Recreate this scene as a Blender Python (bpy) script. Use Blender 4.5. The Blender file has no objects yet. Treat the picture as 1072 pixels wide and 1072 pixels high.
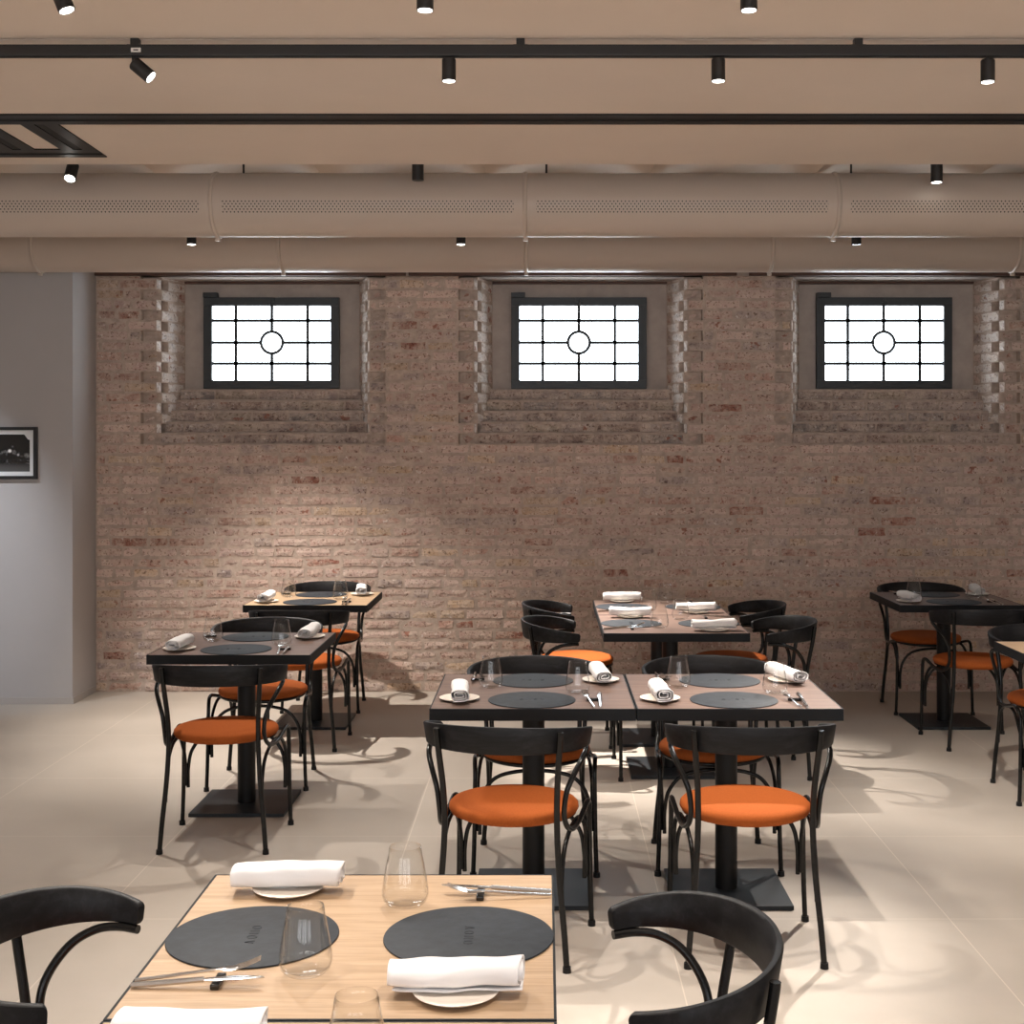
import bpy, bmesh, math, random
from mathutils import Vector, Matrix
random.seed(7)
S = bpy.context.scene
COL = bpy.context.collection
PI = math.pi
F, U0, V0, CH = 1390.0, 570.0, 470.0, 1.607      # focal in px, principal point, camera height
TH = 0.729                                        # table height
def PX(x, d): return (x - U0) * d / F
def PZ(y, d): return CH + (V0 - y) * d / F

# ------------------------------------------------------------------ materials
def new_mat(name):
    m = bpy.data.materials.new(name); m.use_nodes = True
    nt = m.node_tree; nt.nodes.clear()
    out = nt.nodes.new('ShaderNodeOutputMaterial')
    return m, nt, out
def N(nt, t, **kw):
    n = nt.nodes.new(t)
    for k, v in kw.items():
        if k in n.inputs: n.inputs[k].default_value = v
        else: setattr(n, k, v)
    return n
def L(nt, a, b): nt.links.new(a, b)
def c4(c): return (c[0], c[1], c[2], 1.0)
def ramp(nt, fac, stops):
    r = N(nt, 'ShaderNodeValToRGB')
    el = r.color_ramp.elements
    while len(el) < len(stops): el.new(0.5)
    for e, (p, c) in zip(el, stops):
        e.position = p; e.color = c4(c) if not isinstance(c, (int, float)) else (c, c, c, 1)
    L(nt, fac, r.inputs[0]); return r
def mixc(nt, fac, a, b, mode='MIX'):
    m = N(nt, 'ShaderNodeMix', data_type='RGBA', blend_type=mode)
    if isinstance(fac, (int, float)): m.inputs[0].default_value = fac
    else: L(nt, fac, m.inputs[0])
    for sock, v in ((m.inputs[6], a), (m.inputs[7], b)):
        if isinstance(v, tuple): sock.default_value = c4(v)
        else: L(nt, v, sock)
    return m.outputs[2]
def math_n(nt, op, a, b=None, c=None):
    m = N(nt, 'ShaderNodeMath', operation=op)
    for i, v in enumerate((a, b, c)):
        if v is None: continue
        if isinstance(v, (int, float)): m.inputs[i].default_value = v
        else: L(nt, v, m.inputs[i])
    return m.outputs[0]
def simple(name, col, rough=0.5, metal=0.0, spec=0.5, noise=0.0, scale=20.0, bump=0.0, coat=0.0):
    m, nt, out = new_mat(name)
    b = N(nt, 'ShaderNodeBsdfPrincipled', Roughness=rough, Metallic=metal)
    b.inputs['Base Color'].default_value = c4(col)
    b.inputs['Specular IOR Level'].default_value = spec
    b.inputs['Coat Weight'].default_value = coat
    if noise or bump:
        tc = N(nt, 'ShaderNodeTexCoord')
        nz = N(nt, 'ShaderNodeTexNoise', Scale=scale, Detail=5.0, Roughness=0.6)
        L(nt, tc.outputs['Object'], nz.inputs['Vector'])
        if noise:
            lo = tuple(max(0, v * (1 - noise)) for v in col); hi = tuple(min(1, v * (1 + noise)) for v in col)
            r = ramp(nt, nz.outputs[0], [(0.3, lo), (0.7, hi)])
            L(nt, r.outputs[0], b.inputs['Base Color'])
        if bump:
            bp = N(nt, 'ShaderNodeBump', Strength=bump, Distance=0.002)
            L(nt, nz.outputs[0], bp.inputs['Height']); L(nt, bp.outputs[0], b.inputs['Normal'])
    L(nt, b.outputs[0], out.inputs[0]); return m
def emis(name, col, strength):
    m, nt, out = new_mat(name)
    e = N(nt, 'ShaderNodeEmission', Strength=strength); e.inputs[0].default_value = c4(col)
    L(nt, e.outputs[0], out.inputs[0]); return m

def wood(name, dark, mid, light, rough, axis='X', gscale=1.0, spec=0.3):
    m, nt, out = new_mat(name)
    b = N(nt, 'ShaderNodeBsdfPrincipled', Roughness=rough)
    b.inputs['Specular IOR Level'].default_value = spec
    tc = N(nt, 'ShaderNodeTexCoord')
    mp = N(nt, 'ShaderNodeMapping')
    mp.inputs['Scale'].default_value = (1.2, 16, 16) if axis == 'X' else (16, 1.2, 16)
    L(nt, tc.outputs['Object'], mp.inputs[0])
    n1 = N(nt, 'ShaderNodeTexNoise', Scale=3.0 * gscale, Detail=8.0, Roughness=0.65, Distortion=0.6)
    L(nt, mp.outputs[0], n1.inputs['Vector'])
    mp2 = N(nt, 'ShaderNodeMapping')
    mp2.inputs['Scale'].default_value = (4, 120, 120) if axis == 'X' else (120, 4, 120)
    L(nt, tc.outputs['Object'], mp2.inputs[0])
    n2 = N(nt, 'ShaderNodeTexNoise', Scale=2.0, Detail=3.0)
    L(nt, mp2.outputs[0], n2.inputs['Vector'])
    r = ramp(nt, n1.outputs[0], [(0.3, dark), (0.5, mid), (0.72, light)])
    r2 = ramp(nt, n2.outputs[0], [(0.35, 0.86), (0.55, 1.0)])
    col = mixc(nt, 1.0, r.outputs[0], r2.outputs[0], 'MULTIPLY')
    L(nt, col, b.inputs['Base Color'])
    bp = N(nt, 'ShaderNodeBump', Strength=0.12, Distance=0.001)
    L(nt, n2.outputs[0], bp.inputs['Height']); L(nt, bp.outputs[0], b.inputs['Normal'])
    L(nt, b.outputs[0], out.inputs[0]); return m

def glass_mat():
    m, nt, out = new_mat('clear_glass')
    t = N(nt, 'ShaderNodeBsdfTransparent'); t.inputs[0].default_value = (0.985, 0.985, 0.98, 1)
    g = N(nt, 'ShaderNodeBsdfGlossy', Roughness=0.02)
    fr = N(nt, 'ShaderNodeLayerWeight', Blend=0.5)
    p = math_n(nt, 'POWER', fr.outputs['Facing'], 4.0)
    f = math_n(nt, 'MULTIPLY_ADD', p, 0.90, 0.028)
    mx = N(nt, 'ShaderNodeMixShader')
    L(nt, f, mx.inputs[0]); L(nt, t.outputs[0], mx.inputs[1]); L(nt, g.outputs[0], mx.inputs[2])
    L(nt, mx.outputs[0], out.inputs[0]); return m

def brick_mat(name):
    m, nt, out = new_mat(name)
    b = N(nt, 'ShaderNodeBsdfPrincipled', Roughness=0.92)
    b.inputs['Specular IOR Level'].default_value = 0.15
    at = N(nt, 'ShaderNodeVertexColor'); at.layer_name = 'Col'
    tc = N(nt, 'ShaderNodeTexCoord')
    n1 = N(nt, 'ShaderNodeTexNoise', Scale=14.0, Detail=8.0, Roughness=0.7)
    n2 = N(nt, 'ShaderNodeTexNoise', Scale=55.0, Detail=6.0, Roughness=0.7)
    n3 = N(nt, 'ShaderNodeTexNoise', Scale=1.1, Detail=4.0, Roughness=0.6)
    for n in (n1, n2, n3): L(nt, tc.outputs['Object'], n.inputs['Vector'])
    # lime wash left on the faces, in ragged patches
    r1 = ramp(nt, n1.outputs[0], [(0.40, 0.0), (0.60, 1.0)])
    f1 = math_n(nt, 'MULTIPLY', r1.outputs[0], 0.7)
    col = mixc(nt, f1, at.outputs[0], (0.66, 0.56, 0.49))
    # dark pitted spots
    r2 = ramp(nt, n2.outputs[0], [(0.37, (0.22, 0.13, 0.10)), (0.46, (1.0, 1.0, 1.0))])
    col = mixc(nt, 0.75, col, r2.outputs[0], 'MULTIPLY')
    r3 = ramp(nt, n3.outputs[0], [(0.3, (0.86, 0.82, 0.80)), (0.7, (1.08, 1.05, 1.0))])
    col = mixc(nt, 1.0, col, r3.outputs[0], 'MULTIPLY')
# bright lime crumbs
    n5 = N(nt, 'ShaderNodeTexNoise', Scale=30.0, Detail=7.0, Roughness=0.75); L(nt, tc.outputs['Object'], n5.inputs['Vector'])
    r5 = ramp(nt, n5.outputs[0], [(0.60, 0.0), (0.66, 0.8)])
    col = mixc(nt, r5.outputs[0], col, (0.78, 0.72, 0.67))
    # a chipped red core shows through here and there
    n4 = N(nt, 'ShaderNodeTexNoise', Scale=9.0, Detail=3.0, Roughness=0.7); L(nt, tc.outputs['Object'], n4.inputs['Vector'])
    r4 = ramp(nt, n4.outputs[0], [(0.645, 0.0), (0.68, 0.8)])
    col = mixc(nt, r4.outputs[0], col, (0.30, 0.12, 0.08))
    L(nt, col, b.inputs['Base Color'])
    hs = math_n(nt, 'ADD', n1.outputs[0], math_n(nt, 'MULTIPLY', n2.outputs[0], 0.6))
    bp = N(nt, 'ShaderNodeBump', Strength=1.0, Distance=0.012)
    L(nt, hs, bp.inputs['Height']); L(nt, bp.outputs[0], b.inputs['Normal'])
    L(nt, b.outputs[0], out.inputs[0]); return m

def floor_mat():
    m, nt, out = new_mat('stoneware_tiles')
    b = N(nt, 'ShaderNodeBsdfPrincipled')
    b.inputs['Specular IOR Level'].default_value = 0.35
    tc = N(nt, 'ShaderNodeTexCoord')
    sp = N(nt, 'ShaderNodeSeparateXYZ'); L(nt, tc.outputs['Object'], sp.inputs[0])
    def joint(sock, off):
        a = math_n(nt, 'SUBTRACT', sock, off)
        a = math_n(nt, 'DIVIDE', a, 0.972)
        a = math_n(nt, 'FRACT', math_n(nt, 'ADD', a, 50.5))
        a = math_n(nt, 'ABSOLUTE', math_n(nt, 'SUBTRACT', a, 0.5))
        return math_n(nt, 'LESS_THAN', a, 0.0020)
    j = math_n(nt, 'MAXIMUM', joint(sp.outputs[0], -0.56), joint(sp.outputs[1], 4.54))
    n1 = N(nt, 'ShaderNodeTexNoise', Scale=2.2, Detail=7.0, Roughness=0.62)
    n2 = N(nt, 'ShaderNodeTexNoise', Scale=90.0, Detail=3.0)
    L(nt, tc.outputs['Object'], n1.inputs['Vector']); L(nt, tc.outputs['Object'], n2.inputs['Vector'])
    r = ramp(nt, n1.outputs[0], [(0.3, (0.405, 0.357, 0.307)), (0.7, (0.465, 0.412, 0.358))])
    col = mixc(nt, math_n(nt, 'MULTIPLY', j, 0.75), r.outputs[0], (0.62, 0.55, 0.47))
    L(nt, col, b.inputs['Base Color'])
    rr = ramp(nt, n1.outputs[0], [(0.3, 0.42), (0.7, 0.52)])
    L(nt, rr.outputs[0], b.inputs['Roughness'])
    bp = N(nt, 'ShaderNodeBump', Strength=0.05, Distance=0.001)
    L(nt, n2.outputs[0], bp.inputs['Height']); L(nt, bp.outputs[0], b.inputs['Normal'])
    L(nt, b.outputs[0], out.inputs[0]); return m

def duct_mat(name, col, holes):
    """painted spiral duct; a band of small punched holes on the room side (local: axis X, front -Y)"""
    m, nt, out = new_mat(name)
    b = N(nt, 'ShaderNodeBsdfPrincipled', Roughness=0.42)
    b.inputs['Specular IOR Level'].default_value = 0.5
    b.inputs['Base Color'].default_value = c4(col)
    if holes:
        tc = N(nt, 'ShaderNodeTexCoord')
        sp = N(nt, 'ShaderNodeSeparateXYZ'); L(nt, tc.outputs['Object'], sp.inputs[0])
        px, pz = 0.0185, 0.0125
        v = math_n(nt, 'DIVIDE', math_n(nt, 'ADD', sp.outputs[2], 0.0645), pz)
        row = math_n(nt, 'FLOOR', v)
        fv = math_n(nt, 'SUBTRACT', math_n(nt, 'FRACT', v), 0.5)
        sh = math_n(nt, 'MULTIPLY', row, 0.5)
        u = math_n(nt, 'ADD', math_n(nt, 'DIVIDE', math_n(nt, 'ADD', sp.outputs[0], 20.0), px), sh)
        fu = math_n(nt, 'SUBTRACT', math_n(nt, 'FRACT', u), 0.5)
        du = math_n(nt, 'MULTIPLY', fu, px); dv = math_n(nt, 'MULTIPLY', fv, pz)
        d = math_n(nt, 'SQRT', math_n(nt, 'ADD', math_n(nt, 'MULTIPLY', du, du), math_n(nt, 'MULTIPLY', dv, dv)))
        hole = math_n(nt, 'LESS_THAN', d, 0.0036)
        inb = math_n(nt, 'MULTIPLY', math_n(nt, 'GREATER_THAN', row, -0.5), math_n(nt, 'LESS_THAN', row, 4.5))
        front = math_n(nt, 'LESS_THAN', sp.outputs[1], -0.05)
        # plain margin either side of each seam (local seams at 0, +-1.59 ...)
        s = math_n(nt, 'FRACT', math_n(nt, 'ADD', math_n(nt, 'DIVIDE', sp.outputs[0], 1.533), 20.5))
        s = math_n(nt, 'GREATER_THAN', math_n(nt, 'ABSOLUTE', math_n(nt, 'SUBTRACT', s, 0.5)), 0.036)
        f = math_n(nt, 'MULTIPLY', math_n(nt, 'MULTIPLY', hole, inb), math_n(nt, 'MULTIPLY', front, s))
        cc = mixc(nt, f, tuple(col), (0.02, 0.017, 0.015))
        L(nt, cc, b.inputs['Base Color'])
    L(nt, b.outputs[0], out.inputs[0]); return m

def photo_mat():
    m, nt, out = new_mat('night_street_print')
    b = N(nt, 'ShaderNodeBsdfPrincipled', Roughness=0.25)
    tc = N(nt, 'ShaderNodeTexCoord')
    sp = N(nt, 'ShaderNodeSeparateXYZ'); L(nt, tc.outputs['Object'], sp.inputs[0])
    nz = N(nt, 'ShaderNodeTexNoise', Scale=38.0, Detail=6.0); L(nt, tc.outputs['Object'], nz.inputs['Vector'])
    ground = ramp(nt, math_n(nt, 'ADD', math_n(nt, 'MULTIPLY', sp.outputs[2], 1.0), 0.5), [(0.37, 0.10), (0.415, 0.055), (0.44, 0.008), (0.62, 0.006)])
    mid = math_n(nt, 'LESS_THAN', math_n(nt, 'ABSOLUTE', math_n(nt, 'ADD', sp.outputs[2], 0.025)), 0.045)
    bl = ramp(nt, nz.outputs[0], [(0.52, 0.0), (0.72, 0.16)])
    blob = math_n(nt, 'MULTIPLY', mid, bl.outputs[0])
    val = math_n(nt, 'ADD', ground.outputs[0], blob)
    for (px, pz, rad, a) in ((0.052, 0.013, 0.009, 0.75), (0.105, -0.012, 0.006, 0.4), (-0.03, 0.0, 0.008, 0.5), (-0.09, 0.02, 0.007, 0.4), (0.07, 0.04, 0.005, 0.12)):
        dx = math_n(nt, 'SUBTRACT', sp.outputs[0], px); dz = math_n(nt, 'SUBTRACT', sp.outputs[2], pz)
        d = math_n(nt, 'SQRT', math_n(nt, 'ADD', math_n(nt, 'MULTIPLY', dx, dx), math_n(nt, 'MULTIPLY', dz, dz)))
        s = ramp(nt, math_n(nt, 'DIVIDE', d, rad * 2), [(0.25, a), (0.8, 0.0)])
        val = math_n(nt, 'ADD', val, s.outputs[0])
    cb = N(nt, 'ShaderNodeCombineColor'); 
    for i in range(3): L(nt, val, cb.inputs[i])
    L(nt, cb.outputs[0], b.inputs['Base Color'])
    L(nt, b.outputs[0], out.inputs[0]); return m

M = {}
M['floor'] = floor_mat()
M['brick'] = brick_mat('old_brick')
M['mortar'] = simple('lime_mortar', (0.47, 0.375, 0.315), 0.95, spec=0.1, noise=0.2, scale=25, bump=0.6)
M['plaster'] = simple('niche_plaster', (0.40, 0.345, 0.31), 0.9, spec=0.15, noise=0.12, scale=8, bump=0.25)
M['ceiling'] = simple('ceiling_paint', (0.74, 0.635, 0.545), 0.75, spec=0.2, noise=0.03, scale=1.5)
M['wall'] = simple('grey_wall_paint', (0.42, 0.40, 0.395), 0.7, spec=0.25, noise=0.03, scale=2)
M['wall2'] = simple('pale_wall_paint', (0.78, 0.73, 0.68), 0.8, spec=0.2)
M['base'] = simple('baseboard_paint', (0.40, 0.37, 0.35), 0.5)
M['timber'] = simple('dark_timber', (0.085, 0.040, 0.028), 0.6, noise=0.3, scale=12)
M['duct1'] = duct_mat('duct_paint', (0.50, 0.42, 0.355), True)
M['duct2'] = duct_mat('duct_paint_plain', (0.50, 0.42, 0.355), False)
M['steel_seam'] = simple('duct_seam_paint', (0.52, 0.44, 0.37), 0.35)
M['black'] = simple('black_powder_coat', (0.006, 0.006, 0.0065), 0.42, spec=0.25)
M['tube'] = simple('black_lacquered_tube', (0.005, 0.005, 0.005), 0.26, spec=0.3)
M['ash'] = wood('black_stained_ash', (0.004, 0.004, 0.0045), (0.008, 0.008, 0.009), (0.018, 0.018, 0.0205), 0.50, 'X', spec=0.22)
M['oak'] = wood('light_oak', (0.335, 0.222, 0.130), (0.41, 0.280, 0.172), (0.475, 0.335, 0.215), 0.45, 'X')
M['walnut'] = wood('brown_walnut', (0.104, 0.064, 0.050), (0.150, 0.095, 0.074), (0.205, 0.135, 0.104), 0.52, 'X')
M['edge'] = simple('black_edge_band', (0.009, 0.0105, 0.0125), 0.6, spec=0.18)
M['base_plate'] = simple('black_base_plate', (0.016, 0.0195, 0.0235), 0.45, spec=0.3)
M['seat'] = simple('orange_wool', (0.325, 0.080, 0.018), 0.9, spec=0.1, noise=0.10, scale=160, bump=0.35)
M['mat'] = simple('charcoal_leather', (0.021, 0.0255, 0.032), 0.62, spec=0.22, noise=0.25, scale=30, bump=0.5)
M['emboss'] = simple('embossed_leather', (0.0165, 0.0205, 0.026), 0.6, spec=0.2)
M['linen'] = simple('white_linen', (0.78, 0.765, 0.765), 0.9, spec=0.1, bump=0.15, scale=60)
M['plate'] = simple('cream_stoneware', (0.74, 0.67, 0.59), 0.35)
M['steel'] = simple('polished_steel', (0.62, 0.61, 0.60), 0.16, metal=1.0)
M['rest'] = simple('black_ceramic', (0.012, 0.012, 0.012), 0.15)
M['glass'] = glass_mat()
M['winframe'] = simple('dark_window_steel', (0.018, 0.022, 0.025), 0.45)
M['pane'] = emis('daylit_frosted_glass', (0.84, 0.93, 1.0), 8.5)
M['fill_pane'] = emis('added_fill_glass', (0.95, 0.96, 1.0), 4.2)  # glow for the added windows behind the viewpoint
M['lamp_on'] = emis('lit_lens', (1.0, 0.95, 0.87), 8.0)
M['lamp_off'] = simple('lens_glass', (0.05, 0.05, 0.05), 0.2)
M['lamp'] = simple('black_lamp_housing', (0.012, 0.011, 0.011), 0.45)
M['sticker'] = simple('white_sticker', (0.75, 0.72, 0.68), 0.6)
M['frame'] = simple('black_frame', (0.008, 0.008, 0.009), 0.4)
M['matboard'] = simple('white_mat_board', (0.70, 0.70, 0.70), 0.9)
M['print'] = photo_mat()
M['slot'] = simple('slot_shadow_gap', (0.004, 0.004, 0.004), 0.7)

# ------------------------------------------------------------------ mesh helpers
def finish(name, bm, mats, parent=None, smooth=False, angle=None):
    me = bpy.data.meshes.new(name); 
    bmesh.ops.recalc_face_normals(bm, faces=bm.faces[:])
    bm.to_mesh(me); bm.free()
    if not isinstance(mats, (list, tuple)): mats = [mats]
    for m in mats: me.materials.append(m)
    if smooth:
        me.polygons.foreach_set('use_smooth', [True] * len(me.polygons))
        if angle: me.set_sharp_from_angle(angle=math.radians(angle))
    o = bpy.data.objects.new(name, me); COL.objects.link(o)
    if parent is not None: o.parent = parent
    return o
def tag(o, label=None, cat=None, group=None, kind=None):
    if label: o['label'] = label
    if cat: o['category'] = cat
    if group: o['group'] = group
    if kind: o['kind'] = kind
    return o
def empty(name, loc=(0, 0, 0), rz=0.0):
    o = bpy.data.objects.new(name, None); COL.objects.link(o)
    o.location = loc; o.rotation_euler = (0, 0, rz); o.empty_display_size = 0.1
    return o
def kids(o): return [c for c in bpy.data.objects if c.parent is o]
CHILD = {}
def dup(root, loc, rz=0.0):
    r = root.copy(); COL.objects.link(r)
    r.location = loc; r.rotation_euler = (0, 0, rz)
    if root not in CHILD: CHILD[root] = [(c, kids(c)) for c in kids(root)]
    for c, gs in CHILD[root]:
        d = c.copy(); COL.objects.link(d); d.parent = r
        for g in gs:
            e = g.copy(); COL.objects.link(e); e.parent = d
    return r
def box(bm, x0, x1, y0, y1, z0, z1, mi=0, bev=0.0, seg=2):
    r = bmesh.ops.create_cube(bm, size=1.0)
    vs = r['verts']
    for v in vs:
        v.co = Vector(((x0 + x1) / 2 + v.co.x * (x1 - x0), (y0 + y1) / 2 + v.co.y * (y1 - y0), (z0 + z1) / 2 + v.co.z * (z1 - z0)))
    fs = {f for v in vs for f in v.link_faces}
    for f in fs: f.material_index = mi
    if bev > 0:
        es = list({e for v in vs for e in v.link_edges})
        bmesh.ops.bevel(bm, geom=es, offset=bev, segments=seg, affect='EDGES', profile=0.7)
def cyl(bm, c, r, h, seg=32, axis='Z', mi=0, r2=None):
    """capped cylinder from c along +axis by h"""
    res = bmesh.ops.create_cone(bm, cap_ends=True, segments=seg, radius1=r, radius2=r if r2 is None else r2, depth=h)
    Mx = Matrix.Translation((0, 0, h / 2))
    if axis == 'X': Mx = Matrix.Rotation(PI / 2, 4, 'Y') @ Mx
    if axis == 'Y': Mx = Matrix.Rotation(-PI / 2, 4, 'X') @ Mx
    Mx = Matrix.Translation(c) @ Mx
    bmesh.ops.transform(bm, matrix=Mx, verts=res['verts'])
    for f in {f for v in res['verts'] for f in v.link_faces}: f.material_index = mi
def catmull(pts, n=8):
    P = [Vector(p) for p in pts]
    Q = [P[0] * 2 - P[1]] + P + [P[-1] * 2 - P[-2]]
    out = []
    for i in range(1, len(Q) - 2):
        p0, p1, p2, p3 = Q[i - 1], Q[i], Q[i + 1], Q[i + 2]
        for k in range(n):
            t = k / n
            out.append(0.5 * ((2 * p1) + (p2 - p0) * t + (2 * p0 - 5 * p1 + 4 * p2 - p3) * t * t + (3 * p1 - p0 - 3 * p2 + p3) * t ** 3))
    out.append(P[-1]); return out
def tube(bm, pts, r, seg=10, n=6, spline=True, closed=False, radii=None):
    P = catmull(pts, n) if spline else [Vector(p) for p in pts]
    m = len(P); rings = []
    T0 = (P[1] - P[0]).normalized()
    up = Vector((0, 0, 1)) if abs(T0.z) < 0.9 else Vector((0, 1, 0))
    nrm = (up - T0 * up.dot(T0)).normalized()
    for i in range(m):
        if closed: T = (P[(i + 1) % m] - P[i - 1]).normalized()
        else: T = (P[min(i + 1, m - 1)] - P[max(i - 1, 0)]).normalized()
        nrm = (nrm - T * nrm.dot(T)).normalized(); bn = T.cross(nrm)
        rr = radii[i] if radii else r
        rings.append([bm.verts.new(P[i] + (nrm * math.cos(2 * PI * k / seg) + bn * math.sin(2 * PI * k / seg)) * rr) for k in range(seg)])
    for i in range(m if closed else m - 1):
        a, b = rings[i], rings[(i + 1) % m]
        for k in range(seg): bm.faces.new((a[k], a[(k + 1) % seg], b[(k + 1) % seg], b[k]))
    if not closed:
        bm.faces.new(rings[0][::-1]); bm.faces.new(rings[-1])
def lathe(bm, prof, seg=48, c=(0, 0, 0), sx=1.0, sy=1.0, mi=0):
    rings = []
    for (r, z) in prof:
        if r < 1e-6: rings.append([bm.verts.new((c[0], c[1], c[2] + z))])
        else: rings.append([bm.verts.new((c[0] + r * sx * math.cos(2 * PI * k / seg), c[1] + r * sy * math.sin(2 * PI * k / seg), c[2] + z)) for k in range(seg)])
    for a, b in zip(rings, rings[1:]):
        for k in range(seg):
            k2 = (k + 1) % seg
            if len(a) == 1 and len(b) == 1: continue
            if len(a) == 1: f = bm.faces.new((a[0], b[k], b[k2]))
            elif len(b) == 1: f = bm.faces.new((a[k], a[k2], b[0]))
            else: f = bm.faces.new((a[k], a[k2], b[k2], b[k]))
            f.material_index = mi
def B(): return bmesh.new()

# ------------------------------------------------------------------ room shell
XL, XR, YB, YF = -4.4, 4.2, -3.2, 8.79          # left / right / behind camera / brick wall
CZ = CH + 1.35                                   # dropped ceiling
EDGE = 1.35 * 4.664                              # its far edge
UZ = 3.22                                        # upper ceiling
bm = B(); box(bm, XL, XR, YB, 9.3, -0.1, 0)
tag(finish('floor', bm, M['floor']), kind='structure')

# --- brick wall with three splayed niches
CO = 1.64 / 24                                   # course height
NC = [-1.864, 0.240, 2.340]; NW = 1.41 / 2; SPL = 0.108; NB = 9.10; NT = 2.752
bm = B()
cl = bm.loops.layers.float_color.new('Col')
def paint(faces, c):
    for f in faces:
        for lp in f.loops: lp[cl] = (c[0], c[1], c[2], 1)
def brick_colour(white=False, red=None):
    if white:  # whitewashed jamb bricks, window daylight partly put into their colour
        b = random.uniform(0.85, 1.1); return (0.72 * b, 0.69 * b, 0.675 * b)
    t = random.random()
    if t < 0.02: c = (0.30, 0.135, 0.095)
    elif t < 0.13: c = (0.42, 0.265, 0.205)
    elif t < 0.20: c = (0.52, 0.385, 0.26)
    elif t < 0.32: c = (0.38, 0.31, 0.275)
    elif t < 0.60: c = (0.55, 0.415, 0.35)
    else: c = (0.49, 0.35, 0.285)
    b = random.uniform(0.86, 1.12); return (c[0] * b * 1.06, c[1] * b * 1.07, c[2] * b * 1.16)
def brick(o, u, n, ln, h, col, prot, depth=0.02, ragged=0.007):
    """one brick face: o lower-left corner on the mortar plane, u along, n outward"""
    u = Vector(u); n = Vector(n); o = Vector(o); up = Vector((0, 0, 1))
    nx = max(2, int(ln / 0.035)); nz = 2
    g = []
    for j in range(nz + 1):
        row = []
        for i in range(nx + 1):
            a = ln * i / nx; z = h * j / nz
            if j == 0: z += random.uniform(0, ragged)
            if j == nz: z -= random.uniform(0, ragged)
            if i == 0: a += random.uniform(0, ragged * 1.4)
            if i == nx: a -= random.uniform(0, ragged * 1.4)
            p = prot + random.uniform(-0.0015, 0.0015)
            if (j in (0, nz)) or (i in (0, nx)): p -= random.uniform(0.002, 0.006)
            row.append(bm.verts.new(o + u * a + up * z + n * p))
        g.append(row)
    fs = []
    for j in range(nz):
        for i in range(nx):
            fs.append(bm.faces.new((g[j][i], g[j][i + 1], g[j + 1][i + 1], g[j + 1][i])))
    loop = g[0][:] + [g[j][nx] for j in range(1, nz + 1)] + g[nz][nx - 1::-1] + [g[j][0] for j in range(nz - 1, 0, -1)]
    bk = [bm.verts.new(v.co - n * (prot + depth)) for v in loop]
    for k in range(len(loop)):
        k2 = (k + 1) % len(loop)
        fs.append(bm.faces.new((loop[k2], loop[k], bk[k], bk[k2])))
    for f in fs: f.material_index = 1
    paint(fs, col)
def run(x0, x1, z, h=CO, y=YF, prot=None, n=(0, -1, 0), start=0.0):
    x = x0 - (start if start else 0)
    while x < x1 - 0.02:
        ln = random.choice((0.25, 0.25, 0.24, 0.26, 0.12, 0.13, 0.18, 0.20))
        a, b = max(x, x0), min(x + ln, x1)
        j = random.uniform(0.010, 0.016)
        if b - a > 0.025:
            hh = random.uniform(0.010, 0.017)
            if x1 - b < 0.05: b = x1
            brick((a, y, z + hh / 2), (1, 0, 0), n, b - a - (0 if b >= x1 - 1e-6 else j), h - hh, brick_colour(), (prot if prot is not None else random.uniform(0.003, 0.011)))
        x = b + 0.0 if b >= x1 - 1e-6 else x + ln
ND = 9.26
box(bm, -2.97, XR, YF, ND, 0, 1.64, 0)
box(bm, -2.97, XR, YF, ND, NT, 3.45, 2)
def prism(poly, z0, z1, mi=0):
    lo = [bm.verts.new((p[0], p[1], z0)) for p in poly]; hi = [bm.verts.new((p[0], p[1], z1)) for p in poly]
    fs = [bm.faces.new(lo[::-1]), bm.faces.new(hi)]
    for k in range(len(poly)):
        k2 = (k + 1) % len(poly); fs.append(bm.faces.new((lo[k], lo[k2], hi[k2], hi[k])))
    for f in fs: f.material_index = mi
    return fs
rows_n = int(math.ceil((NT - 1.64) / CO))
piers = [(-2.97, None, NC[0])] + [(None, NC[i], NC[i + 1]) for i in range(2)] + [(XR, NC[2], None)]
def jamb_pts(cx, side, odd):
    """plan points from the front edge back along the splay; side=-1: niche lies to the right (left jamb)"""
    xe = cx + side * NW                       # front arris
    pts = []
    def at(t): return (xe - side * SPL * t, YF + (NB - YF) * t)
    tooth = 0.105
    if odd:
        pts += [(xe, YF), at(0.16), (at(0.16)[0] + side * 0.075, at(0.16)[1]), (at(0.40)[0] + side * 0.075, at(0.40)[1]), at(0.40)]
    else:
        pts += [(xe + side * tooth, YF), (xe + side * (tooth - 0.006), YF + 0.05), (xe, YF + 0.052)]
        pts += [at(0.18)]
    pts += [at(1.0), (at(1.0)[0], ND)]
    return pts
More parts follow.
